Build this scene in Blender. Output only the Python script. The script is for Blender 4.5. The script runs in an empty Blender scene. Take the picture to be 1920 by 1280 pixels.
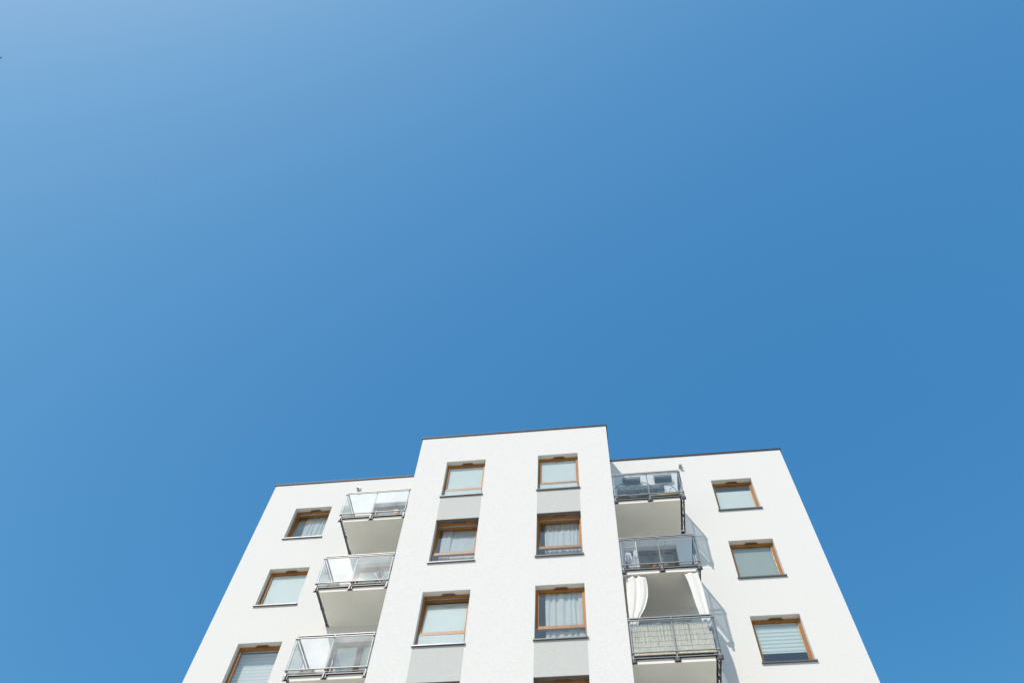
import bpy, math, random
from mathutils import Vector, Matrix
random.seed(7)
sc = bpy.context.scene
C = sc.collection
R = math.radians
ZR = 24.2            # height of the bay roof edge above the ground
H = 2.8              # storey height
D = 1.3275           # how far the middle bay stands forward of the wings

# ------------------------------------------------------------------ materials
def mat(name, base=(.5,.5,.5), rough=.6, metal=0., bump=0., bscale=60., var=0., vscale=3., stretch=(1,1,1), spec=.5, coat=0., sheen=0.):
    m = bpy.data.materials.new(name); m.use_nodes = True
    nt = m.node_tree; N = nt.nodes; L = nt.links
    b = N['Principled BSDF']
    b.inputs['Base Color'].default_value = (*base, 1); b.inputs['Roughness'].default_value = rough
    b.inputs['Metallic'].default_value = metal; b.inputs['Specular IOR Level'].default_value = spec
    b.inputs['Coat Weight'].default_value = coat; b.inputs['Sheen Weight'].default_value = sheen
    tc = N.new('ShaderNodeTexCoord'); mp = N.new('ShaderNodeMapping'); mp.inputs['Scale'].default_value = stretch
    L.new(tc.outputs['Object'], mp.inputs['Vector'])
    if var:
        n = N.new('ShaderNodeTexNoise'); n.inputs['Scale'].default_value = vscale; n.inputs['Detail'].default_value = 6
        L.new(mp.outputs[0], n.inputs['Vector'])
        r = N.new('ShaderNodeMapRange'); r.inputs[1].default_value = .3; r.inputs[2].default_value = .7
        r.inputs[3].default_value = 1 - var; r.inputs[4].default_value = 1 + var
        L.new(n.outputs['Fac'], r.inputs[0])
        mx = N.new('ShaderNodeVectorMath'); mx.operation = 'SCALE'; mx.inputs[0].default_value = base
        L.new(r.outputs[0], mx.inputs['Scale']); L.new(mx.outputs[0], b.inputs['Base Color'])
    if bump:
        n2 = N.new('ShaderNodeTexNoise'); n2.inputs['Scale'].default_value = bscale; n2.inputs['Detail'].default_value = 4
        L.new(mp.outputs[0], n2.inputs['Vector'])
        bp = N.new('ShaderNodeBump'); bp.inputs['Strength'].default_value = bump; bp.inputs['Distance'].default_value = .01
        L.new(n2.outputs['Fac'], bp.inputs['Height']); L.new(bp.outputs[0], b.inputs['Normal'])
    return m

def glass(name, tint, gain, film=.05, frough=.36):
    m = bpy.data.materials.new(name); m.use_nodes = True
    nt = m.node_tree; N = nt.nodes; L = nt.links; N.clear()
    out = N.new('ShaderNodeOutputMaterial'); mix = N.new('ShaderNodeMixShader')
    t = N.new('ShaderNodeBsdfTransparent'); t.inputs['Color'].default_value = (*tint, 1)
    g = N.new('ShaderNodeBsdfGlossy'); g.inputs['Roughness'].default_value = .015
    ge = N.new('ShaderNodeNewGeometry'); dt = N.new('ShaderNodeVectorMath'); dt.operation = 'DOT_PRODUCT'
    L.new(ge.outputs['Incoming'], dt.inputs[0]); L.new(ge.outputs['Normal'], dt.inputs[1])
    def mth(op, a=None, b=None):
        n = N.new('ShaderNodeMath'); n.operation = op
        for i, q in enumerate((a, b)):
            if q is None: continue
            if isinstance(q, (int, float)): n.inputs[i].default_value = q
            else: L.new(q, n.inputs[i])
        return n
    ab = mth('ABSOLUTE', dt.outputs['Value']); om = mth('SUBTRACT', 1., ab.outputs[0]); pw = mth('POWER', om.outputs[0], 5.)
    sc_ = mth('MULTIPLY', pw.outputs[0], .96); f = mth('ADD', sc_.outputs[0], .04)      # Schlick, the same on both faces
    k = mth('MULTIPLY', f.outputs[0], gain); k.use_clamp = True
    nz = N.new('ShaderNodeTexNoise'); nz.inputs['Scale'].default_value = 1.3
    tc = N.new('ShaderNodeTexCoord'); L.new(tc.outputs['Object'], nz.inputs['Vector'])
    bp = N.new('ShaderNodeBump'); bp.inputs['Strength'].default_value = .03; bp.inputs['Distance'].default_value = .02
    L.new(nz.outputs['Fac'], bp.inputs['Height']); L.new(bp.outputs[0], g.inputs['Normal'])
    L.new(k.outputs[0], mix.inputs[0])
    L.new(t.outputs[0], mix.inputs[1]); L.new(g.outputs[0], mix.inputs[2]); g2 = N.new('ShaderNodeBsdfGlossy'); g2.inputs['Roughness'].default_value = frough; g2.inputs['Color'].default_value = (.9,.93,.95,1)
    nf = N.new('ShaderNodeTexNoise'); nf.inputs['Scale'].default_value = 2.2; nf.inputs['Detail'].default_value = 5; L.new(tc.outputs['Object'], nf.inputs['Vector'])
    mr = N.new('ShaderNodeMapRange'); mr.inputs[1].default_value = .3; mr.inputs[2].default_value = .7; mr.inputs[3].default_value = film*.5; mr.inputs[4].default_value = film*1.5
    L.new(nf.outputs['Fac'], mr.inputs[0]); mix2 = N.new('ShaderNodeMixShader'); L.new(mr.outputs[0], mix2.inputs[0])
    L.new(mix.outputs[0], mix2.inputs[1]); L.new(g2.outputs[0], mix2.inputs[2]); L.new(mix2.outputs[0], out.inputs[0])
    return m

def cloth(name, base, trans=.35, var=.05):
    m = mat(name, base, .9, var=var, vscale=8, bump=.3, bscale=120)
    nt = m.node_tree; N = nt.nodes; L = nt.links
    tr = N.new('ShaderNodeBsdfTranslucent'); tr.inputs['Color'].default_value = (*base, 1)
    mx = N.new('ShaderNodeMixShader'); mx.inputs[0].default_value = trans
    L.new(N['Principled BSDF'].outputs[0], mx.inputs[1]); L.new(tr.outputs[0], mx.inputs[2])
    L.new(mx.outputs[0], N['Material Output'].inputs[0]); return m

def striped(name, a, b, period, duty=.5, alpha=False):
    """zebra roller blind: solid and sheer bands running across the fabric"""
    m = mat(name, a, .85); nt = m.node_tree; N = nt.nodes; L = nt.links
    tc = N.new('ShaderNodeTexCoord'); s = N.new('ShaderNodeSeparateXYZ'); L.new(tc.outputs['Object'], s.inputs[0])
    d = N.new('ShaderNodeMath'); d.operation = 'DIVIDE'; d.inputs[1].default_value = period; L.new(s.outputs['Z'], d.inputs[0])
    f = N.new('ShaderNodeMath'); f.operation = 'FRACT'; L.new(d.outputs[0], f.inputs[0])
    rp = N.new('ShaderNodeValToRGB'); e = rp.color_ramp.elements
    e[0].position = 0; e[0].color = (*b, 1); e[1].position = duty + .12; e[1].color = (*a, 1)
    q = rp.color_ramp.elements.new(duty - .05); q.color = (*b, 1)
    q = rp.color_ramp.elements.new(.97); q.color = (*a, 1)
    L.new(f.outputs[0], rp.inputs[0]); L.new(rp.outputs[0], N['Principled BSDF'].inputs['Base Color'])
    return m

M = {}
M['render'] = mat('white_render', (.778,.773,.752), .92, bump=.5, bscale=95, var=.045, vscale=26, spec=.2)
M['panel'] = mat('grey_render', (.585,.595,.575), .92, bump=.5, bscale=95, var=.045, vscale=26, spec=.2)
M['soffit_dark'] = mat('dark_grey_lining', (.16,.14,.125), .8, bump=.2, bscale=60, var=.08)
M['slab'] = mat('painted_concrete', (.86,.84,.775), .9, bump=.25, bscale=40, var=.035, vscale=1.7, spec=.2)
M['cap'] = mat('parapet_sheet_metal', (.04,.046,.058), .55, .1, var=.12, vscale=1.5)
M['sill'] = mat('sill_sheet_metal', (.15,.155,.165), .36, .3, var=.1, vscale=5)
M['steel'] = mat('galvanised_rail_steel', (.30,.31,.325), .45, .2, var=.12, vscale=9, bump=.08, bscale=70)
M['steel_dark'] = mat('rail_bracket_steel', (.10,.10,.105), .45, .7, var=.15, vscale=12)
M['wood'] = mat('oak_laminate', (.36,.155,.034), .44, bump=.15, bscale=50, var=.16, vscale=14, stretch=(1,1,.12), spec=.5)
M['vent'] = mat('brown_vent_plastic', (.17,.075,.035), .5, var=.08, vscale=20)
M['wglass'] = glass('window_glass', (.955,.985,.985), 3.0, .003)
M['bglass'] = glass('balcony_glass', (.94,.97,.98), 1.9, .007)
M['blind'] = mat('pale_roller_blind', (.84,.86,.84), .85, bump=.1, bscale=150, var=.02, vscale=4)
M['blind_grey'] = mat('grey_roller_blind', (.46,.49,.45), .85, bump=.1, bscale=150, var=.02, vscale=4)
M['zebra'] = striped('zebra_blind', (.78,.82,.80), (.50,.58,.58), .115, .35)
M['zebra2'] = striped('zebra_blind_dense', (.84,.85,.85), (.68,.71,.73), .105, .3)
M['sheer'] = cloth('sheer_curtain', (.93,.93,.92), .25, .02)
M['drape'] = cloth('outdoor_drape', (.92,.91,.88), .15, .02)
M['room'] = mat('room_paint', (.68,.64,.57), .9, var=.05)
M['roomlight'] = mat('room_reveal_paint', (.66,.60,.52), .9, var=.03)
M['roof'] = mat('bitumen_roof', (.10,.10,.10), .9, bump=.5, bscale=30, var=.2)
M['white'] = mat('white_plastic', (.80,.80,.78), .45, var=.03)
M['lens'] = mat('lamp_lens', (.35,.36,.36), .2, var=.03)
M['reed'] = mat('dry_reed', (.86,.77,.63), .85, bump=.5, bscale=60, var=.30, vscale=26, stretch=(6,1,.35))
M['wire'] = mat('reed_wire', (.36,.33,.28), .6, .1)
M['deck'] = mat('dark_stained_decking', (.045,.03,.025), .7, var=.3, vscale=6, stretch=(.3,3,1), bump=.3, bscale=30)
M['doorwood'] = mat('dark_door_laminate', (.17,.12,.09), .45, var=.12, vscale=14, stretch=(1,1,.12))
M['underside_shade'] = mat('black_underside_shade', (.012,.012,.013), .8, spec=.2)  # near-black standing in for the shade under rails and beams
M['black'] = mat('black_powder_coat', (.05,.055,.065), .45, .3, var=.1, vscale=12)
M['rattan'] = mat('grey_blue_rattan', (.12,.15,.19), .7, var=.25, vscale=30, bump=.4, bscale=80)
M['mat'] = mat('beige_straw_mat', (.56,.46,.30), .85, var=.15, vscale=18, bump=.4, bscale=90)
M['linen'] = cloth('white_linen', (.88,.88,.88), .3, .02)
M['terra'] = mat('terracotta', (.58,.27,.13), .75, var=.12, vscale=10)
M['orange'] = cloth('orange_fabric', (.75,.33,.07), .2, .1)
M['pot'] = mat('grey_pot', (.33,.33,.32), .7, var=.1)
M['plume'] = cloth('dried_plume', (.52,.44,.31), .35, .25)
M['feather'] = mat('dark_feather', (.05,.05,.055), .8, var=.2, vscale=8)
M['bulb'] = mat('frosted_bulb', (.85,.84,.80), .25)
M['cushion'] = cloth('grey_cushion', (.50,.52,.52), .1, .08)

# paving: big slabs of pale concrete, which throw warm light up under the balconies
def paving():
    m = mat('pale_paving', (.40,.365,.31), .9, bump=.4, bscale=20, var=.12, vscale=.8)
    nt = m.node_tree; N = nt.nodes; L = nt.links
    br = N.new('ShaderNodeTexBrick'); br.inputs['Scale'].default_value = 1.2
    br.inputs['Color1'].default_value = (.67,.60,.475,1); br.inputs['Color2'].default_value = (.61,.545,.43,1)
    br.inputs['Mortar'].default_value = (.3,.27,.23,1); br.inputs['Mortar Size'].default_value = .008
    tc = N.new('ShaderNodeTexCoord'); L.new(tc.outputs['Object'], br.inputs['Vector'])
    L.new(br.outputs['Color'], N['Principled BSDF'].inputs['Base Color']); return m
M['paving'] = paving()

# ------------------------------------------------------------------ mesh builder
class MB:
    def __init__(s): s.v = []; s.f = []
    def box(s, x0, x1, y0, y1, z0, z1, mtx=None):
        n = len(s.v)
        p = [Vector(q) for q in ((x0,y0,z0),(x1,y0,z0),(x1,y1,z0),(x0,y1,z0),(x0,y0,z1),(x1,y0,z1),(x1,y1,z1),(x0,y1,z1))]
        if mtx: p = [mtx @ q for q in p]
        s.v += p
        s.f += [tuple(n+i for i in q) for q in ((0,3,2,1),(4,5,6,7),(0,1,5,4),(1,2,6,5),(2,3,7,6),(3,0,4,7))]
        return s
    def quad(s, a, b, c, d):
        n = len(s.v); s.v += [Vector(a),Vector(b),Vector(c),Vector(d)]; s.f.append((n,n+1,n+2,n+3)); return s
    def tube(s, pts, r, seg=8, cap=True):
        pts = [Vector(p) for p in pts]; rr = r if isinstance(r, (list,tuple)) else [r]*len(pts)
        n0 = len(s.v); ref = None
        for i, p in enumerate(pts):
            t = (pts[min(i+1,len(pts)-1)] - pts[max(i-1,0)]).normalized()
            if ref is None: ref = t.orthogonal().normalized()
            a = (ref - t*ref.dot(t)).normalized(); ref = a; b = t.cross(a)
            for k in range(seg):
                q = 2*math.pi*k/seg; s.v.append(p + (a*math.cos(q)+b*math.sin(q))*rr[i])
        for i in range(len(pts)-1):
            for k in range(seg):
                A = n0+i*seg+k; B = n0+i*seg+(k+1)%seg
                s.f.append((A,B,B+seg,A+seg))
        if cap:
            s.f.append(tuple(n0+k for k in range(seg))[::-1]); e = n0+(len(pts)-1)*seg
            s.f.append(tuple(e+k for k in range(seg)))
        return s
    def prism(s, poly, z0, z1):
        n = len(s.v); k = len(poly)
        s.v += [Vector((x,y,z0)) for x,y in poly] + [Vector((x,y,z1)) for x,y in poly]
        s.f += [tuple(n+i for i in range(k))[::-1], tuple(n+k+i for i in range(k))]
        for i in range(k): j = (i+1)%k; s.f.append((n+i,n+j,n+k+j,n+k+i))
        return s
    def lathe(s, prof, cx, cy, seg=20):
        n = len(s.v)
        for r, z in prof:
            for k in range(seg):
                q = 2*math.pi*k/seg; s.v.append(Vector((cx+r*math.cos(q), cy+r*math.sin(q), z)))
        for i in range(len(prof)-1):
            for k in range(seg):
                A = n+i*seg+k; B = n+i*seg+(k+1)%seg; s.f.append((A,B,B+seg,A+seg))
        s.f.append(tuple(n+k for k in range(seg))[::-1]); e = n+(len(prof)-1)*seg; s.f.append(tuple(e+k for k in range(seg)))
        return s
    def build(s, name, m, parent=None, smooth=False, bevel=0., org=None, solid=0.):
        o_ = Vector(org) if org else Vector((0,0,0))
        me = bpy.data.meshes.new(name); me.from_pydata([tuple(q-o_) for q in s.v], [], s.f); me.update()
        me.materials.append(m)
        o = bpy.data.objects.new(name, me); C.objects.link(o); o.location = o_
        if smooth:
            for p in me.polygons: p.use_smooth = True
        if parent is not None:
            w = Vector((0,0,0)); q = parent
            while q is not None: w += q.location; q = q.parent
            o.parent = parent; o.location = o_ - w
        if bevel:
            b = o.modifiers.new('bevel', 'BEVEL'); b.width = bevel; b.segments = 2; b.limit_method = 'ANGLE'
        if solid:
            b = o.modifiers.new('thickness', 'SOLIDIFY'); b.thickness = solid
        return o

def tag(o, label, cat, group=None, kind=None):
    o['label'] = label; o['category'] = cat
    if group: o['group'] = group
    if kind: o['kind'] = kind
    return o
def empty(name, loc, label=None, cat=None, group=None):
    o = bpy.data.objects.new(name, None); C.objects.link(o); o.location = loc; o.empty_display_size = .2
    if label: tag(o, label, cat, group)
    return o
def sheet(fn, nu, nv, mb=None):
    """grid surface from fn(u,v)"""
    mb = mb or MB(); n = len(mb.v)
    for j in range(nv+1):
        for i in range(nu+1): mb.v.append(Vector(fn(i/nu, j/nv)))
    for j in range(nv):
        for i in range(nu):
            a = n+j*(nu+1)+i; mb.f.append((a,a+1,a+nu+2,a+nu+1))
    return mb

# ------------------------------------------------------------------ setting
g = MB(); g.quad((-900,-900,0),(900,-900,0),(900,900,0),(-900,900,0))
go = g.build('ground', M['paving']); go['kind'] = 'structure'

# ------------------------------------------------------------------ measured facade
XL, CL, CR, XR = -9.7107, -4.4419, 1.5511, 7.0582
A0, A1, B0, B1 = -3.485, -2.263, -.628, .597
CT, CS = -1.438, -3.195
L0, L1, LT, LS = -8.649, -7.443, -1.545, -3.02
R0, R1, RT, RS = 4.632, 5.851, -1.530, -3.0
DT, DB = -1.545, -3.715
DL0, DL1, DR0, DR1 = -6.07, -4.60, 1.72, 3.18
ZWL, ZWR = -.184, -.11
NF = 8
REC = .15

bld = empty('apartment_building', (0,0,0), 'white rendered apartment block with a projecting middle bay, brown framed windows and glass balconies', 'building')

holesC, holesL, holesR = [], [], []
for k in range(NF):
    z = ZR - H*k
    if z + CS < .5: break
    holesC += [(A0,A1,z+CS,z+CT),(B0,B1,z+CS,z+CT)]
    holesL += [(L0,L1,z+LS,z+LT),(DL0,DL1,z+DB,z+DT)]
    holesR += [(R0,R1,z+RS,z+RT),(DR0,DR1,z+DB,z+DT)]

def face(mb, x0, x1, z0, z1, y, holes, dep):
    xs = sorted({x0,x1,*[h[0] for h in holes],*[h[1] for h in holes]})
    zs = sorted({z0,z1,*[h[2] for h in holes],*[h[3] for h in holes]})
    for i in range(len(xs)-1):
        for j in range(len(zs)-1):
            cx = (xs[i]+xs[i+1])/2; cz = (zs[j]+zs[j+1])/2
            if any(h[0]<cx<h[1] and h[2]<cz<h[3] for h in holes): continue
            mb.quad((xs[i],y,zs[j]),(xs[i+1],y,zs[j]),(xs[i+1],y,zs[j+1]),(xs[i],y,zs[j+1]))
    for a,b,c,d in holes:
        Y = y+dep
        mb.quad((a,y,d),(b,y,d),(b,Y,d),(a,Y,d)); mb.quad((a,y,c),(a,Y,c),(b,Y,c),(b,y,c))
        mb.quad((a,y,c),(a,y,d),(a,Y,d),(a,Y,c)); mb.quad((b,y,c),(b,Y,c),(b,Y,d),(b,y,d))
w = MB()
face(w, CL, CR, 0, ZR-.06, -D, holesC, .36)
face(w, XL, CL, 0, ZR+ZWL-.06, 0, holesL, .36)
face(w, CR, XR, 0, ZR+ZWR-.06, 0, holesR, .36)
BK = 13.
w.quad((CL,-D,0),(CL,-D,ZR-.06),(CL,0,ZR-.06),(CL,0,0)); w.quad((CR,-D,0),(CR,0,0),(CR,0,ZR-.06),(CR,-D,ZR-.06))
w.quad((XL,0,0),(XL,0,ZR+ZWL-.06),(XL,BK,ZR+ZWL-.06),(XL,BK,0)); w.quad((XR,0,0),(XR,BK,0),(XR,BK,ZR+ZWR-.06),(XR,0,ZR+ZWR-.06))
w.quad((XL,BK,0),(XL,BK,ZR-.2),(XR,BK,ZR-.2),(XR,BK,0))
T = .35   # parapet inner faces
w.quad((XL+T,T,ZR-1),(CL+T,T,ZR-1),(CL+T,T,ZR+ZWL-.06),(XL+T,T,ZR+ZWL-.06))
w.quad((CR-T,T,ZR-1),(XR-T,T,ZR-1),(XR-T,T,ZR+ZWR-.06),(CR-T,T,ZR+ZWR-.06))
w.quad((CL+T,-D+T,ZR-1),(CR-T,-D+T,ZR-1),(CR-T,-D+T,ZR-.06),(CL+T,-D+T,ZR-.06))
w.quad((CL+T,-D+T,ZR-1),(CL+T,-D+T,ZR-.06),(CL+T,5,ZR-.06),(CL+T,5,ZR-1)); w.quad((CR-T,-D+T,ZR-1),(CR-T,5,ZR-1),(CR-T,5,ZR-.06),(CR-T,-D+T,ZR-.06))
w.quad((CL,0,ZR-1),(CL,5,ZR-1),(CL,5,ZR-.06),(CL,0,ZR-.06)); w.quad((CR,0,ZR-1),(CR,5,ZR-1),(CR,5,ZR-.06),(CR,0,ZR-.06))
w.build('wall', M['render'], bld)
rf = MB(); rf.quad((XL,0.01,ZR-.9),(XR,.01,ZR-.9),(XR,BK,ZR-.9),(XL,BK,ZR-.9)); rf.quad((CL,-D+.01,ZR-.896),(CR,-D+.01,ZR-.896),(CR,.2,ZR-.896),(CL,.2,ZR-.896))
rf.build('roof', M['roof'], bld)

# folded sheet-metal cappings on the parapets, with a drip lip and standing seams
def cap(pts, z, name='parapet_cap'):
    mb = MB()
    for (x0,x1,y0,y1) in pts:
        mb.box(x0,x1,y0,y1,z-.058,z)
    return mb.build(name, M['cap'], bld, bevel=.004)
cap([(CL-.035,CR+.035,-D-.035,-D+.38),(CL-.035,CL+.38,-D+.3801,5),(CR-.38,CR+.035,-D+.3801,5)], ZR)
cap([(XL-.035,CL-.04,-.035,.38),(XL-.035,XL+.38,.3801,BK)], ZR+ZWL)
cap([(CR+.04,XR+.035,-.035,.38),(XR-.38,XR+.035,.3801,BK)], ZR+ZWR)
for x in (-8.2,-6.2,-3.0,-1.0,3.6,5.6):
    mb = MB(); y = -D if CL<x<CR else 0; z = ZR if CL<x<CR else (ZR+ZWL if x<0 else ZR+ZWR)
    mb.box(x-.015,x+.015,y-.039,y+.38,z-.062,z+.012); mb.build('cap_seam', M['cap'], bld)

# grey render strips between every other pair of bay windows
for k in (0,2,4,6):
    for a,b in ((A0,A1),(B0,B1)):
        z1 = ZR-H*k+CS-.032; z0 = ZR-H*(k+1)+CT
        mb = MB(); mb.box(a,b,-D-.004,-D+.03,z0,z1); mb.build('spandrel_panel', M['panel'], bld)

# ------------------------------------------------------------------ windows
def rect_frame(mb, x0,x1,z0,z1,y0,y1,wd,mtx=None,bottom=True,top=True, wb=None):
    wb = wb or wd
    mb.box(x0,x0+wd,y0,y1,z0,z1,mtx); mb.box(x1-wd,x1,y0,y1,z0,z1,mtx)
    if top: mb.box(x0+wd,x1-wd,y0,y1,z1-wd,z1,mtx)
    if bottom: mb.box(x0+wd,x1-wd,y0,y1,z0,z0+wb,mtx)

def make_window(x0,x1,zs,zt,y,lower=False,tilt=0.,blind=None,dark_lining=False,deep=0.,room='room'):
    yf = y+REC; e = .002
    fr = MB(); rect_frame(fr,x0+e,x1-e,zs+e,zt-e,yf,yf+.075,.040)
    zb = zs+.040
    if lower:
        fr.box(x0+.042,x1-.042,yf,yf+.075,zs+.465,zs+.512); zb = zs+.512
    o = fr.build('window', M['wood'], bld, bevel=.004)
    # opening sash
    T_ = Matrix.Translation((0,yf+.02,zb+.004)) @ Matrix.Rotation(-R(tilt),4,'X') @ Matrix.Translation((0,-(yf+.02),-(zb+.004)))
    sa = MB(); sx0,sx1,sz0,sz1 = x0+.035,x1-.035,zb+.002,zt-.035
    rect_frame(sa,sx0,sx1,sz0,sz1,yf+.012,yf+.082,.048,T_,wb=.060)
    sa.build('sash', M['wood'], o, bevel=.005)
    pn = MB(); pn.box(sx0+.046,sx1-.046,yf+.04,yf+.046,sz0+.058,sz1-.046,T_); pn.build('pane', M['wglass'], o)
    if lower:
        pn = MB(); pn.box(x0+.004,x1-.004,yf-.022,yf-.014,zs+.012,zs+.472); pn.build('lower_pane', M['wglass'], o)
    # trickle vent hood on the head of the frame
    cx = x0+(x1-x0)*.52
    v = MB(); v.prism([(cx-.195,yf-.001),(cx-.13,yf-.055),(cx+.13,yf-.055),(cx+.195,yf-.001)],zt-.036,zt-.004); v.build('trickle_vent', M['vent'], o, bevel=.003)
    # folded metal sill with turned-up ends
    s = MB(); s.box(x0-.028,x1+.028,y-.055,y-.002,zs-.028,zs+.002); s.box(x0+.001,x1-.001,y-.0015,yf-.002,zs+.001,zs+.004)
    s.box(x0-.028,x0-.018,y-.055,y-.002,zs+.003,zs+.022); s.box(x1+.018,x1+.028,y-.055,y-.002,zs+.003,zs+.022)
    s.build('sill', M['sill'], o, bevel=.003)
    if dark_lining:
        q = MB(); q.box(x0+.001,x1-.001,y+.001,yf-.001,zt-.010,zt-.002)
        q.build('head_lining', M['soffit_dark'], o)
    # room behind
    rm = MB(); X0,X1,Y0,Y1,Z0,Z1 = x0-.5,x1+.5,y+.361,y+2.4,zs-.7,zt+.15
    rm.quad((X0,Y1,Z0),(X1,Y1,Z0),(X1,Y1,Z1),(X0,Y1,Z1)); rm.quad((X0,Y0,Z1),(X0,Y1,Z1),(X1,Y1,Z1),(X1,Y0,Z1))
    rm.quad((X0,Y0,Z0),(X1,Y0,Z0),(X1,Y1,Z0),(X0,Y1,Z0)); rm.quad((X0,Y0,Z0),(X0,Y1,Z0),(X0,Y1,Z1),(X0,Y0,Z1)); rm.quad((X1,Y0,Z0),(X1,Y0,Z1),(X1,Y1,Z1),(X1,Y1,Z0))
    rm.build('room_lining', M[room], o)
    if blind:
        kind, f0, f1, off = blind       # material, bottom and top as fractions of the pane height, distance behind the pane
        bz0 = sz0+.05+(sz1-sz0-.1)*f0; bz1 = sz0+.05+(sz1-sz0-.1)*f1
        if off < .12:
            bl = MB(); bl.box(sx0+.035,sx1-.035,yf+.05+off,yf+.053+off,bz0,bz1,T_)
            bl.box(sx0+.035,sx1-.035,yf+.045+off,yf+.058+off,bz0-.018,bz0,T_)
        else:
            bl = MB(); bl.box(x0+.01,x1-.01,yf+off,yf+off+.004,bz0,zt-.02)
        bl.build('roller_blind', M[kind], o)
        if lower and f0 <= 0.01:
            bl = MB(); bl.box(x0+.055,x1-.055,yf+.008,yf+.012,zs+.055,zs+.463); bl.build('roller_blind', M[kind], o)
    return o

def zk(k): return ZR-H*k
def W(kind, k, **kw):
    x0,x1,zs,zt,y = {'A':(A0,A1,CS,CT,-D),'B':(B0,B1,CS,CT,-D),'L':(L0,L1,LS,LT,0),'R':(R0,R1,RS,RT,0)}[kind]
    return make_window(x0,x1,zk(k)+zs,zk(k)+zt,y,lower=kind in 'AB',**kw)
W('A',0,blind=('blind',0,1,.02)); W('B',0,blind=('blind',0,1,.02))
W('A',1,tilt=5.5,dark_lining=True); W('B',1,tilt=5.5,dark_lining=True)
W('A',2,tilt=5.5,blind=('blind',0,.97,.02)); W('B',2)
W('A',3,dark_lining=True,blind=('blind_grey',.4,1,.02)); W('B',3,dark_lining=True)
W('L',0,tilt=5); W('L',1,blind=('blind',.0,1,.02)); W('L',2,blind=('zebra2',0,1,.24),room='roomlight')
W('R',0,blind=('blind',.13,.80,.02)); W('R',1,blind=('blind_grey',0,1,.04)); W('R',2,blind=('zebra',.30,1,.02))
for k in range(3,NF):
    W('L',k,blind=('blind',.3,1,.02)); W('R',k,blind=('blind',.1 if k%2 else .5,1,.02))
    if k>3 and zk(k)+CS>.5:
        W('A',k,dark_lining=(k%2==1)); W('B',k,dark_lining=(k%2==1),blind=('blind',0,1,.02))

# net curtains behind the panes
def net(x0,x1,z0,z1,y,folds,amp,label,m='sheer',seed=1,lean=0.,group='net curtains behind the windows'):
    rnd = random.Random(seed); ph=[rnd.uniform(0,6.28) for _ in range(4)]; jit=[rnd.uniform(.7,1.35) for _ in range(40)]
    def fn(u,v):
        s = u*folds+.35*math.sin(u*5+ph[0])+.2*math.sin(u*13+ph[1])
        a = amp*jit[int(s)%40]
        wv = math.sin(2*math.pi*s); wv = wv*(1-.25*abs(wv))+.25*math.sin(4*math.pi*s+ph[2])
        return (x0+(x1-x0)*u+.01*math.sin(6*v+u*20), y+lean*v+a*wv*(.8+.2*v)+.006*math.sin(9*v+u*30), z0+(z1-z0)*v)
    o = sheet(fn, int(folds*14), 6).build('net_curtain', M[m], smooth=True)
    return tag(o, label, 'curtain', group)
yb = -D+REC
net(B0+.20,B1+.12,zk(1)+CS-.1,zk(1)+CT+.02,yb+.11,9,.022,'white net curtain in many even folds, right bay column, second window from the roof',seed=3,lean=.12)
net(B0+.24,B1+.14,zk(2)+CS-.1,zk(2)+CT+.02,yb+.112,5.5,.026,'white curtain in deep wide folds, right bay column, third window from the roof',seed=5)
net(A0+.16,A0+.44,zk(1)+CS-.1,zk(1)+CT+.02,yb+.108,3,.018,'narrow white curtain drawn to one side, left bay column, second window from the roof',seed=8,lean=.11)
net(A0+.40,A1+.1,zk(1)+CS-.1,zk(1)+CT+.02,yb+.12,2.2,.010,'plain sheer panel behind the second window from the roof, left bay column',seed=9,lean=.14)
net(L0+.33,L1+.1,zk(0)+LS-.1,zk(0)+LT+.02,REC+.22,7,.03,'white net curtain behind the tilted top window of the left wing',seed=11)
net(B0+.1,B1-.1,zk(3)+CS-.1,zk(3)+CT+.02,yb+.2,6,.04,'white curtain behind the lowest visible bay window, right column',seed=12)

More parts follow.
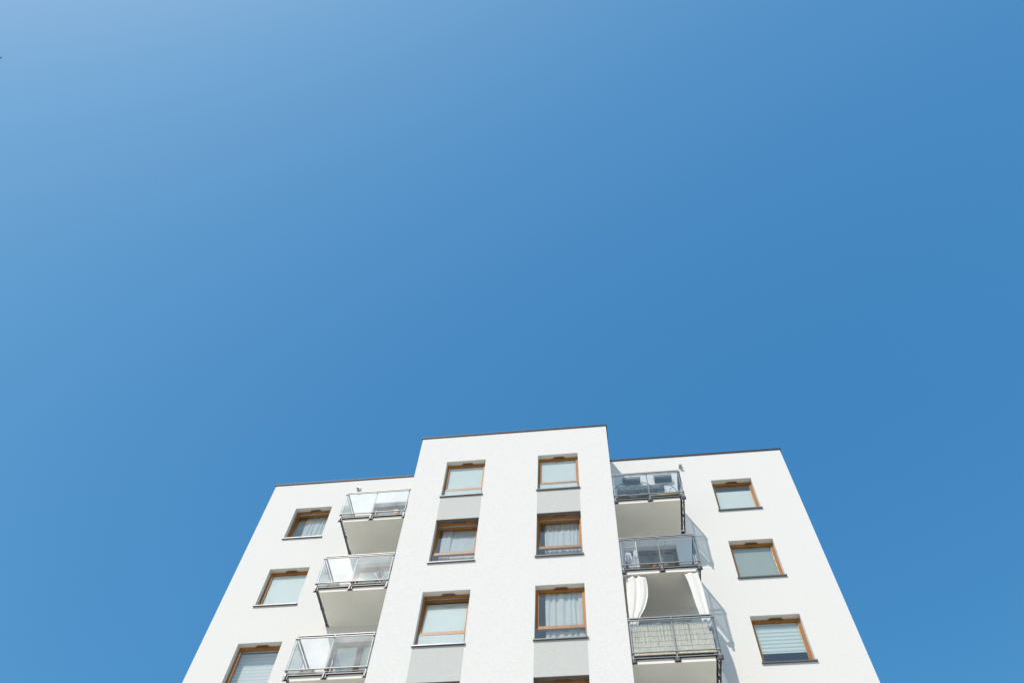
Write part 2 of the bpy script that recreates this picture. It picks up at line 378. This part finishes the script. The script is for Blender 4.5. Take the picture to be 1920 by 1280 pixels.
# ------------------------------------------------------------------ balcony doors
def make_door(x0,x1,z0,z1,shade=None):
    yf = REC; fr = MB(); rect_frame(fr,x0+.002,x1-.002,z0+.002,z1-.002,yf,yf+.075,.05)
    o = fr.build('balcony_door', M['doorwood'], bld, bevel=.004)
    xm = (x0+x1)/2
    for a,b in ((x0+.045,xm),(xm+.002,x1-.045)):
        s = MB(); rect_frame(s,a,b,z0+.05,z1-.048,yf+.01,yf+.08,.065,wb=.09); s.build('door_leaf', M['doorwood'], o, bevel=.004)
        p = MB(); p.box(a+.06,b-.06,yf+.04,yf+.046,z0+.12,z1-.1); p.build('pane', M['wglass'], o)
    h = MB(); h.box(xm-.055,xm-.035,yf-.045,yf+.008,z0+1.0,z0+1.02); h.box(xm-.055,xm-.035,yf-.045,yf-.03,z0+.89,z0+1.02); h.build('door_handle', M['steel'], o)
    if shade is not None:
        for a,b in ((x0+.1,xm-.05),(xm+.05,x1-.1)):
            p = MB(); p.box(a,b,yf+.09,yf+.094,z0+.12+(z1-z0-.2)*shade,z1-.09); p.build('roller_blind', M['blind'], o)
    rm = MB(); X0,X1,Y0,Y1,Z0,Z1 = x0-.6,x1+.6,.361,3.2,z0,z1+.15
    rm.quad((X0,Y1,Z0),(X1,Y1,Z0),(X1,Y1,Z1),(X0,Y1,Z1)); rm.quad((X0,Y0,Z1),(X0,Y1,Z1),(X1,Y1,Z1),(X1,Y0,Z1))
    rm.quad((X0,Y0,Z0),(X1,Y0,Z0),(X1,Y1,Z0),(X0,Y1,Z0)); rm.quad((X0,Y0,Z0),(X0,Y1,Z0),(X0,Y1,Z1),(X0,Y0,Z1)); rm.quad((X1,Y0,Z0),(X1,Y0,Z1),(X1,Y1,Z1),(X1,Y1,Z0))
    rm.build('room_lining', M['room'], o)
    th = MB(); th.box(x0-.0,x1+.0,-.03,yf-.002,z0-.028,z0-.001); th.build('threshold', M['sill'], o)
    return o
for k in range(NF):
    make_door(DL0,DL1,zk(k)+DB,zk(k)+DT,{0:.3,1:.45,2:0.}.get(k)); make_door(DR0,DR1,zk(k)+DB,zk(k)+DT,{0:.55,3:0.,4:.5}.get(k))

# ------------------------------------------------------------------ balconies
YS = -1.245      # front of slab
YG = -1.352      # glass plane
def make_balcony(side, k):
    z = zk(k); s = -1 if side=='L' else 1
    xi = CL if side=='L' else CR            # bay side
    xo = -6.274 if side=='L' else 3.386     # free end of slab
    xg = -6.406 if side=='L' else 3.518     # glass plane at the free end
    xm = -5.46 if side=='L' else 2.56
    xn = xi+s*.045
    def bx(mb,a,b,*r): mb.box(min(a,b),max(a,b),*r)
    sl = MB(); bx(sl,xi+s*.0005,xo,YS,-.0005,z-3.955,z-3.80)
    o = sl.build('balcony', M['slab'], bld, bevel=.006)
    # drip groove strip along the underside and a thin metal flashing on the floor edge
    fl = MB(); bx(fl,xi+s*.01,xo+s*.012,YS-.012,YS+.03,z-3.797,z-3.787); bx(fl,xo+s*.012,xo-s*.03,YS+.031,-.01,z-3.797,z-3.787); fl.build('edge_flashing', M['sill'], o)
    # hand rail
    hr = MB(); bx(hr,xn-s*.03,xg-s*.01,YG+.018,YG+.068,z-2.706,z-2.672); bx(hr,xg-s*.011,xg-s*.048,YG+.0685,-.002,z-2.706,z-2.672)
    hr.build('handrail', M['steel'], o, bevel=.004)
    ush = MB(); bx(ush,xn-s*.026,xg-s*.014,YG+.020,YG+.066,z-2.7085,z-2.7062); bx(ush,xg-s*.014,xg-s*.045,YG+.0665,-.01,z-2.7085,z-2.7062); ush.build('rail_underside_shade', M['underside_shade'], o)  # added black strip, paints the shade on the handrail's underside
    ush = MB(); bx(ush,xn-s*.03,xg+s*.015,YG+.058,YG+.094,z-3.8405,z-3.8382); bx(ush,xg+s*.002,xg-s*.020,YG+.0945,-.01,z-3.8405,z-3.8382); ush.build('beam_underside_shade', M['underside_shade'], o)  # the edge beam's underside shade, painted the same way with a black strip
    # glass clamp profiles, top and bottom
    for zz,hh in ((-2.795,.030),(-3.735,.022)):
        cp = MB(); bx(cp,xn-s*.03,xg+s*.012,YG-.012,YG+.016,z+zz,z+zz+hh); bx(cp,xg+s*.012,xg-s*.016,YG+.0165,-.03,z+zz,z+zz+hh)
        cp.build('clamp_rail', M['steel'], o, bevel=.003)
    rd = MB(); bx(rd,xn,xg-s*.03,YG+.03,YG+.044,z-3.795,z-3.783); bx(rd,xg-s*.018,xg-s*.03,YG+.045,-.03,z-3.795,z-3.783); rd.build('lower_bar', M['steel_dark'], o)
    # carrying beam in front of the slab edge
    bm = MB(); bx(bm,xn-s*.035,xg+s*.02,YG+.056,YG+.096,z-3.838,z-3.800); bx(bm,xg+s*.004,xg-s*.022,YG+.0965,-.002,z-3.838,z-3.800)
    bm.build('edge_beam', M['steel'], o, bevel=.004)
    # glass
    for a,b in ((xn,xm-s*.006),(xm+s*.006,xg-s*.004)):
        gm = MB(); bx(gm,a,b,YG-.005,YG+.005,z-3.712,z-2.77); gm.build('glass_panel', M['bglass'], o)
    gm = MB(); gm.box(xg-.005,xg+.005,YG+.02,-.03,z-3.712,z-2.77); gm.build('glass_panel', M['bglass'], o)
    # posts on the front
    for x,cn in ((xn,0),(xm,0),(xg-s*.036,1)):
        p = MB(); p.box(x-.013,x+.013,YG+.024,YG+.060,z-3.894,z-2.7065); p.build('post', M['steel'], o, bevel=.002)
        q = MB()
        q.box(x-.05,x+.05,YG+.063,YS-.001,z-3.935,z-3.835)          # bracket to the slab edge
        q.box(x-.075,x+.075,YS-.014,YS-.0015,z-3.945,z-3.82)
        q.tube([(x-.05,YS-.03,z-3.86),(x-.05,YS-.002,z-3.86)],.012,6); q.tube([(x+.05,YS-.03,z-3.86),(x+.05,YS-.002,z-3.86)],.012,6)
        q.box(x-.02,x+.02,YG+.005,YG+.064,z-3.99,z-3.896)
        q.build('bracket', M['steel_dark'], o, bevel=.003)
    # posts on the side
    for y in (-.66,-.05):
        x = xg-s*.029
        p = MB(); p.box(x-.016,x+.016,y-.013,y+.013,z-3.894,z-2.7065); p.build('post', M['steel'], o, bevel=.002)
        q = MB(); bx(q,x-s*.0,xo+s*.001,y-.045,y+.045,z-3.93,z-3.897); bx(q,xo+s*.001,xo+s*.014,y-.07,y+.07,z-3.945,z-3.82); q.build('bracket', M['steel_dark'], o, bevel=.003)
    # diagonal stay at the free corner
    d = MB(); xx = xg-s*.036
    d.tube([(xx,YG+.05,z-3.74),(xx-s*.10,YS+.02,z-3.84)],.009,6); d.build('stay', M['steel_dark'], o)
    return o
for k in range(NF-1):
    make_balcony('L',k); make_balcony('R',k)

# ------------------------------------------------------------------ things on the building
def wall_light(x,z,label):
    t = empty('wall_light',(x,0,z),label,'light','box lights high on the wing walls')
    b = MB(); b.box(x-.06,x+.06,-.075,-.001,z-.02,z+.13); b.build('housing',M['white'],t,bevel=.008)
    b = MB(); b.prism([(x-.05,-.02),(x+.05,-.02),(x+.05,-.17),(x-.05,-.17)],z-.05,z-.022); b.build('lamp_head',M['white'],t,bevel=.006)
    b = MB(); b.box(x-.042,x+.042,-.16,-.03,z-.055,z-.0505); b.build('lens',M['lens'],t)
wall_light(-6.72,zk(0)-.80,'small white box light on the left wing wall above the top balcony')
wall_light(3.80,zk(0)-.76,'small white box light on the right wing wall above the top balcony')

# ribbed boxes on the wall over the top right balcony
def ribbed(x0,x1,z,label):
    t = empty('wall_planter',((x0+x1)/2,0,z),label,'planter','ribbed wall planters over the top right balcony')
    b = MB(); n=17
    b.box(x0+.02,x1-.02,-.15,-.002,z+.012,z+.13)
    b.build('trough',M['rattan'],t)
    r = MB()
    for i in range(n):
        x = x0+(x1-x0)*(i+.5)/n
        r.tube([(x,-.162,z+.17),(x,-.175,z+.09),(x,-.165,z+.0),(x,-.08,z-.012),(x,-.004,z-.015)],.009,6)
    r.build('rib',M['rattan'],t,smooth=True)
    b = MB(); b.tube([(x0,-.004,z+.16),(x0,-.165,z+.165),(x1,-.165,z+.165),(x1,-.004,z+.16)],.012,6); b.build('rim',M['rattan'],t)
ribbed(1.92,2.47,zk(0)-1.48,'grey blue ribbed box over the top right balcony, nearer the middle bay')
ribbed(2.90,3.45,zk(0)-1.465,'grey blue ribbed box over the top right balcony, nearer the small white light')

# hoop-backed metal chairs on the top right balcony
def arc(cx,cz,rx,rz,y,a0,a1,n=18,lean=0.):
    return [(cx+rx*math.cos(R(a0+(a1-a0)*i/n)), y-lean*math.sin(R(a0+(a1-a0)*i/n)), cz+rz*math.sin(R(a0+(a1-a0)*i/n))) for i in range(n+1)]
def hoop_chair(x,y,rz,label,fl):
    t = empty('garden_chair',(0,0,0),label,'chair','hoop backed chairs on the top right balcony')
    s = MB(); s.lathe([(.05,.415),(.20,.415),(.215,.43),(.20,.45),(.05,.452)],0,0,20); s.build('seat',M['cushion'],t,smooth=True)
    b = MB(); b.tube(arc(0,.50,.275,.34,-.20,-20,200,24,.06),.010,8); b.build('back_hoop',M['rattan'],t,smooth=True)
    for sg in (-1,1):
        q = MB(); q.tube([(sg*.03,-.20,.44),(sg*.035,-.205,.54),(sg*.075,-.225,.64),(sg*.15,-.25,.745),(sg*.19,-.255,.755)],.007,6); q.build('back_spoke',M['rattan'],t,smooth=True)
    w_ = MB(); 
    sheet(lambda u,v:(.25*math.cos(math.pi*u)*v, -.198-.05*math.sin(math.pi*u)*v, .50+.31*math.sin(math.pi*u)*v),16,5,w_); w_.build('back_mesh',M['bglass'],t,smooth=True)
    for a in (45,135,225,315):
        q = MB(); q.tube([(.16*math.cos(R(a)),.16*math.sin(R(a)),.42),(.22*math.cos(R(a)),.22*math.sin(R(a)),0)],.011,6); q.build('leg',M['rattan'],t)
    t.location=(x,y,fl); t.rotation_euler=(0,0,rz); return t
F0 = zk(0)-3.745
hoop_chair(1.86,-.87,R(-6),'dark hoop backed chair beside the middle bay on the top right balcony',F0)
hoop_chair(2.42,-.88,R(3),'middle hoop backed chair of the three on the top right balcony',F0)
hoop_chair(3.08,-.80,R(12),'hoop backed chair nearest the free end of the top right balcony',F0-.05)
# decking on two balconies
def decking(k,label):
    t = empty('decking',(2.5,-.6,zk(k)-3.80),label,'decking','dark decking on right balconies')
    for i in range(9):
        y0 = -1.30+i*.14
        b = MB(); b.box(CR+.02,3.37,y0,y0+.132,zk(k)-3.785,zk(k)-3.755); b.build('board',M['deck'],t,bevel=.004)
    b = MB(); b.box(CR+.02,3.37,-1.292,-1.262,zk(k)-3.84,zk(k)-3.786); b.build('fascia',M['deck'],t); b = MB(); b.box(3.392,3.455,-1.285,-.06,zk(k)-3.83,zk(k)-3.80); b.build('side_board',M['deck'],t)
decking(0,'dark stained decking laid on the top right balcony'); decking(2,'dark stained decking on the balcony with the reed screen')
# rolled straw mat
b = MB(); b.tube([(2.78,-1.245,zk(0)-3.695),(3.40,-1.245,zk(0)-3.695)],.055,16)
b.tube(arc(0,0,.04,.04,0,0,0,1),.001,3)if False else None
tag(b.build('rolled_mat',M['mat'],smooth=True),'rolled beige straw mat lying behind the glass of the top right balcony','mat')
# fairy lights tied under the top right handrail
t = empty('string_lights',(2.5,YG+.04,zk(0)-2.72),'string of small white bulbs along the top right balcony handrail','string lights')
b = MB(); b.tube([(1.62+i*.06,YG+.075,zk(0)-2.735-.012*math.sin(i*1.1)) for i in range(32)],.003,5); b.build('cable',M['black'],t)
for x in (1.70,1.86,2.14,2.40,2.74,3.06,3.22,3.40):
    b = MB(); b.lathe([(.004,zk(0)-2.735),(.013,zk(0)-2.745),(.016,zk(0)-2.76),(.008,zk(0)-2.775)],x,YG+.078,8); b.build('bulb',M['bulb'],t,smooth=True)

# drying rack with white washing on the second right balcony
F1 = zk(1)-3.79
t = empty('drying_rack',(1.83,-.9,F1),'white clothes rack beside the bay on the second balcony down, right wing','clothes rack')
zt_ = zk(1)-2.36
b = MB()
for x in (1.64,2.01):
    b.tube([(x,-.72,F1),(x,-.90,zt_-.3),(x,-.90,zt_)],.011,6)
    b.tube([(x,-1.08,F1),(x,-.90,zt_-.3)],.011,6)
b.build('frame',M['white'],t)
for i in range(5):
    b = MB(); z = zt_-.0-i*.07; b.tube([(1.64,-.90,z),(2.01,-.90,z)],.007,6); b.build('rail',M['white'],t)
for i in range(4):
    b = MB(); y=-1.0+i*.07; b.tube([(1.64,y,zt_-.30),(2.01,y,zt_-.30)],.006,6); b.build('rail',M['white'],t)
def hanging(x0,x1,z0,z1,y,label,seed):
    rnd=random.Random(seed); p=rnd.uniform(0,6)
    def fn(u,v):
        n=.35+.65*v                       # v=0 top peg, v=1 bottom
        xc=(x0+x1)/2; return (xc+(u-.5)*(x1-x0)*(1.0-.55*(1-v)**2)+.012*math.sin(5*v+p), y+.03*math.sin(u*11+p)*n, z1+(z0-z1)*v+.03*math.sin(u*7+p)*v)
    o=sheet(fn,18,12).build('laundry_item',M['linen'],smooth=True,solid=.004); tag(o,label,'laundry','white washing on the clothes rack')
hanging(1.66,1.80,zk(1)-3.22,zk(1)-2.86,-.99,'short white garment hung at the bay end of the clothes rack',1)
hanging(1.74,1.88,zk(1)-3.44,zk(1)-2.80,-.92,'long white garment in the middle of the clothes rack',2)
hanging(1.87,2.05,zk(1)-3.46,zk(1)-2.76,-.96,'wide white cloth at the free end of the clothes rack',3)
# tall dried grass by the middle post
def plume(cx,cy,fl,label):
    t = empty('potted_grass',(cx,cy,fl),label,'potted plant')
    b = MB(); b.lathe([(.09,fl),(.12,fl+.03),(.135,fl+.22),(.14,fl+.24),(.12,fl+.24),(.11,fl+.20)],cx,cy,18); b.build('pot',M['pot'],t,smooth=True)
    st = MB(); lf = MB(); rnd=random.Random(5)
    for i in range(16):
        a=rnd.uniform(0,6.28); sp=rnd.uniform(.04,.20); h=rnd.uniform(.55,1.22)
        if i<4: h=rnd.uniform(1.1,1.28); sp=rnd.uniform(.04,.1); a=math.pi+rnd.uniform(-.5,.5)
        pts=[Vector((cx+sp*math.cos(a)*(q**1.6)+.02*math.sin(3*q+i),cy+sp*.6*math.sin(a)*(q**1.6),fl+.2+h*q*(1-.06*q))) for q in [j/8 for j in range(9)]]
        st.tube(pts,[.0045-.003*j/8 for j in range(9)],5)
        for j in range(26):
            q=rnd.uniform(.45,1); k_=min(7,int(q*8)); p=pts[k_].lerp(pts[k_+1],q*8-k_)
            d=Vector((rnd.uniform(-1,1),rnd.uniform(-1,1),rnd.uniform(-.2,1))).normalized(); l=rnd.uniform(.03,.085); s_=d.orthogonal().normalized()*.006
            lf.quad(p-s_,p+s_,p+d*l+s_*.3,p+d*l-s_*.3)
    st.build('stem',M['plume'],t); lf.build('plume',M['plume'],t)
plume(2.62,-1.05,F1,'tall dried grass in a grey pot by the middle post, second right balcony down')
# cushions / throw lying at the free end of the second right balcony
def fnb(u,v): return (2.80+.55*u,-1.20+.16*v+.02*math.sin(9*u),F1+.015+.09*math.sin(math.pi*v)*(.6+.4*math.sin(7*u+1))*math.sin(math.pi*min(1,max(0,u*1.02)))+.01*math.sin(23*u))
tag(sheet(fnb,30,10).build('blanket',M['linen'],smooth=True,solid=.006),'rumpled white cloth on the floor of the second balcony down, right wing','blanket')
b = MB(); b.lathe([(.05,F1),(.065,F1+.02),(.075,F1+.13),(.08,F1+.14),(.065,F1+.14),(.05,F1+.1)],2.40,-1.16,14)
tag(b.build('flower_pot',M['terra'],smooth=True),'small terracotta pot left of the dried grass, second balcony down','pot')

# outdoor drapes hanging from the second right slab in front of the third balcony
ztop = zk(1)-3.96; 
def lerp(a,b,t): return a+(b-a)*t
def interp(tab,v):
    for (a,xa),(b_,xb) in zip(tab,tab[1:]):
        if v<=b_: 
            q=(v-a)/(b_-a); q=q*q*(3-2*q) if False else q
            return xa+(xb-xa)*q
    return tab[-1][1]
def drapeL(u,v):
    lt=interp([(0,1.635),(.5,1.60),(1,1.60)],v); rt=interp([(0,2.12),(.1,2.14),(.22,2.145),(.38,2.12),(.5,2.07),(.63,1.99),(.75,1.87),(.88,1.80),(1,1.78)],v)
    sag=.06*abs(math.sin(u*math.pi*3))*(1-v)**8
    am=.017*(1-.3*v)
    return (lt+(rt-lt)*u, -1.20+am*math.sin(u*2*math.pi*2.2+.6+1.2*v)+.006*math.sin(u*27+3*v), ztop-.01-sag-1.78*v)
t = empty('outdoor_drape',(1.9,-1.2,ztop),'white outdoor drape pulled in at its foot beside the middle bay, above the reed screen','curtain','white drapes round the third right balcony')
sheet(drapeL,70,26).build('fabric',M['drape'],t,smooth=True,solid=.003)
for i in range(4):
    x=1.66+i*.155; b=MB(); b.tube(arc(x,ztop-.005,.022,.022,-1.2,0,360,12),.004,5,False); b.build('curtain_ring',M['steel'],t)
def drapeR(u,v):
    # plan path: along the front then round the corner and back along the free end
    f = .42
    xl=interp([(0,3.08),(.15,3.13),(.31,3.165),(.6,3.21),(.74,3.245),(1,3.30)],v)
    xe=interp([(0,3.41),(.25,3.455),(1,3.485)],v)
    ye=interp([(0,-.55),(.5,-.50),(1,-.62)],v)
    if u<f: 
        q=u/f; x=lerp(xl,xe,q); y=-1.21; nx,ny=0,1
    else:
        q=(u-f)/(1-f); x=xe; y=lerp(-1.21,ye,q); nx,ny=1,0
    a=(.013+.008*v)*math.sin(u*2*math.pi*4+.8*v)+.005*math.sin(u*37+2*v)
    bulge=.05*math.sin(math.pi*v)*(1 if u>f else q)
    return (x+nx*(a+bulge*.6), y+ny*a-.0, ztop-.01-.03*abs(math.sin(u*math.pi*5))*(1-v)**8-1.80*v)
t = empty('outdoor_drape',(3.3,-1.2,ztop),'white outdoor drape wrapped round the free corner above the reed screen','curtain','white drapes round the third right balcony')
sheet(drapeR,90,26).build('fabric',M['drape'],t,smooth=True,solid=.003)
for i in range(3):
    x=3.13+i*.11; b=MB(); b.tube(arc(x,ztop-.005,.022,.022,-1.2,0,360,12),.004,5,False); b.build('curtain_ring',M['steel'],t)
# drape track
# reed screen behind the glass of the third right balcony
t = empty('reed_screen',(2.5,-1.26,zk(2)-3.74),'beige reed screen tied inside the glass of the third balcony down, right wing','reed screen')
rnd=random.Random(9); b=MB(); x=CR+.075; i=0
while x<3.43:
    r_=rnd.uniform(.0035,.0065); top=zk(2)-2.825-.018*math.sin(x*4.1+1)+rnd.uniform(-.014,.008)-(.03 if 2.3<x<2.62 else 0); 
    if x>3.37: top-=.30
    y=YG+.074+rnd.uniform(-.004,.004); l=rnd.uniform(-.004,.004)
    b.tube([(x,y,zk(2)-3.738+rnd.uniform(-.008,.008)),(x+l,y+rnd.uniform(-.003,.003),(top+zk(2)-3.738)/2),(x+l*1.5,y,top)],r_,5); x+=r_*1.55+(.0025 if i%15==14 else 0); i+=1
b.build('reeds',M['reed'],t)
b=MB()
for j in range(6):
    z=zk(2)-3.68+j*.155; b.tube([(CR+.07+q*.1,YG+.065+.0015*math.sin(q*3),z+.004*math.sin(q*1.3+j)) for q in range(19)],.0026,5)
b.build('binding_wire',M['wire'],t)

# left wing balconies
F=[zk(k)-3.80 for k in range(4)]
b=MB(); b.lathe([(.045,F[0]),(.065,F[0]+.05),(.07,F[0]+.16),(.04,F[0]+.27),(.045,F[0]+.31)],-4.73,-1.14,16)
tag(b.build('vase',M['terra'],smooth=True),'slim terracotta vase on the top left balcony beside the bay','vase')
t=empty('folding_rack',(-4.8,-.95,F[1]),'white folding rack with crossed legs on the second balcony down, left wing','folding rack')
for y in (-1.12,-.74):
    for a,c in ((-4.98,-4.60),(-4.60,-4.98)):
        b=MB(); b.tube([(a,y,F[1]),(c,y+.02,F[1]+.62)],.011,6); b.build('leg',M['white'],t)
for i in range(5):
    b=MB(); x=-4.98+i*.095; b.tube([(x,-1.12,F[1]+.60+.02*(i%2)),(x,-.72,F[1]+.60)],.007,6); b.build('rail',M['white'],t)
b=MB()
for x in (-5.42,-5.05,-4.68):
    pass
# low dark bench with crates behind the lower rail
t=empty('storage_bench',(-4.95,-1.05,F[1]),'low dark bench on the second balcony down, left wing','bench')
b=MB(); b.box(-5.40,-4.56,-1.22,-1.16,F[1]+.02,F[1]+.10); b.build('front_board',M['deck'],t,bevel=.004)
b=MB(); b.box(-5.40,-4.56,-1.22,-.70,F[1]+.101,F[1]+.125); b.build('seat',M['deck'],t,bevel=.004)
for x in (-5.36,-4.60):
    for y in (-1.14,-.76):
        b=MB(); b.box(x-.02,x+.02,y-.02,y+.02,F[1],F[1]+.1); b.build('leg',M['deck'],t)
def stool(x,y,fl,label,h=.30):
    t=empty('low_stool',(x,y,fl),label,'stool','low metal stools on the left balconies')
    b=MB(); b.box(x-.17,x+.17,y-.15,y+.15,fl+h,fl+h+.02); b.build('seat',M['white'],t,bevel=.006)
    for sx in (-1,1):
        for sy in (-1,1):
            b=MB(); b.tube([(x+sx*.12,y+sy*.11,fl+h),(x+sx*.16,y+sy*.14,fl)],.008,6); b.build('leg',M['black'],t)
stool(-6.0,-1.05,F[1],'low white topped stool at the free end of the second balcony down, left wing',.2)
stool(-5.95,-1.05,F[2],'low white topped stool at the free end of the third balcony down, left wing',.2)
b=MB(); b.tube([(-5.62,-1.15,F[2]+.05),(-5.50,-1.12,F[2]+.06)],.045,12)
tag(b.build('watering_can_body',M['black'],smooth=True),'small dark bucket lying by the middle post, third left balcony down','bucket'); bpy.data.objects['watering_can_body'].name='bucket'
def cush(u,v): return (-4.90+.30*u,-1.20+.22*v,F[2]+.012+.075*math.sin(math.pi*u)**.5*math.sin(math.pi*v)**.5)
tag(sheet(cush,14,10).build('cushion',M['orange'],smooth=True,solid=.01),'orange cushion on the third balcony down, left wing, beside the bay','cushion')
def cl2(u,v): return (-5.40+.42*u,-1.16+.2*v,F[2]+.012+.05*math.sin(math.pi*v)+.02*math.sin(8*u))
tag(sheet(cl2,16,10).build('folded_towel',M['linen'],smooth=True,solid=.01),'folded white towel behind the lower rail of the third balcony down, left wing','towel')

# ------------------------------------------------------------------ camera
CAM = Vector((1.1042,-16.0674,ZR-22.5998))
RT_ = Vector((0.9927001291354258, 0.11372494894823168, 0.04016328673342177))
UP_ = Vector((0.0829882233657714, -0.8857106506394754, 0.4567598911095303))
FW_ = Vector((-0.08751804612250999, 0.45009252307777703, 0.8886829087320061))
cd = bpy.data.cameras.new('camera'); co = bpy.data.objects.new('camera', cd); C.objects.link(co)
co.matrix_world = Matrix(((RT_.x,UP_.x,-FW_.x,CAM.x),(RT_.y,UP_.y,-FW_.y,CAM.y),(RT_.z,UP_.z,-FW_.z,CAM.z),(0,0,0,1)))
cd.sensor_width = 36; cd.lens = 1547.3003/1920*36; cd.clip_end = 5000; cd.clip_start = .05
sc.camera = co

# a bird far up at the edge of the view
dirb = (RT_*(-2-960) + UP_*(640-111) + FW_*1547.3).normalized(); P = CAM + dirb*150
bd = empty('bird',P,'tiny dark bird high in the sky at the far left','bird')
fx = Vector((.35,.94,0)); sx_ = Vector((.94,-.35,0))
b=MB(); b.tube([P-fx*.24,P-fx*.12,P+Vector((0,0,-.01)),P+fx*.14,P+fx*.19,P+fx*.25],[.012,.045,.06,.045,.035,.008],8); b.build('body',M['feather'],bd,smooth=True)
for s in (-1,1):
    b=MB(); pr=[(0,.02,.13),(.22,.11,.11),(.48,.05,.07),(.66,-.02,.015)]
    pts=[(P+sx_*s*a+Vector((0,0,h)),c) for a,h,c in pr]
    for (p,c),(q,d) in zip(pts,pts[1:]): b.quad(p-fx*c*.6,p+fx*c*.6,q+fx*d*.4-fx*.03,q-fx*d*.8-fx*.05)
    b.build('wing',M['feather'],bd,solid=.012)

# ------------------------------------------------------------------ light
S = Vector((-.56,-1.335,1.41)).normalized()      # towards the sun
el = math.asin(S.z); rot = math.atan2(S.x,S.y)
wd = bpy.data.worlds.new('World'); sc.world = wd; wd.use_nodes = True
N = wd.node_tree.nodes; L = wd.node_tree.links
sky = N.new('ShaderNodeTexSky'); sky.sky_type = 'NISHITA'; sky.sun_disc = False
sky.sun_elevation = el; sky.sun_rotation = rot % (2*math.pi)
sky.air_density = 1.0; sky.dust_density = 4.0; sky.ozone_density = 6.0; sky.altitude = 100
sp = N.new('ShaderNodeSeparateColor'); cb = N.new('ShaderNodeCombineColor'); L.new(sky.outputs[0], sp.inputs[0])
for i, (p_, k_, m_) in enumerate(((1.43,.485,1.8),(.85,.935,2.3),(.55,1.40,3.7))):          # deeper, cleaner blue away from the sun
    a_ = N.new('ShaderNodeMath'); a_.operation = 'POWER'; a_.inputs[1].default_value = p_; c_ = N.new('ShaderNodeMath'); c_.operation = 'MINIMUM'; c_.inputs[1].default_value = m_; L.new(sp.outputs[i], c_.inputs[0]); L.new(c_.outputs[0], a_.inputs[0])
    b_ = N.new('ShaderNodeMath'); b_.operation = 'MULTIPLY'; b_.inputs[1].default_value = k_; L.new(a_.outputs[0], b_.inputs[0]); L.new(b_.outputs[0], cb.inputs[i])
L.new(cb.outputs[0], N['Background'].inputs['Color']); N['Background'].inputs['Strength'].default_value = .15
ld = bpy.data.lights.new('sun','SUN'); ld.energy = 2.0; ld.angle = R(.53); ld.color = (1,.90,.78)
lo = bpy.data.objects.new('sun', ld); C.objects.link(lo); lo.rotation_euler = S.to_track_quat('Z','Y').to_euler()
sc.view_settings.view_transform = 'Standard'; sc.view_settings.look = 'None'; sc.view_settings.exposure = .76
sc.cycles.max_bounces = 10; sc.cycles.transparent_max_bounces = 24; sc.cycles.use_denoising = True
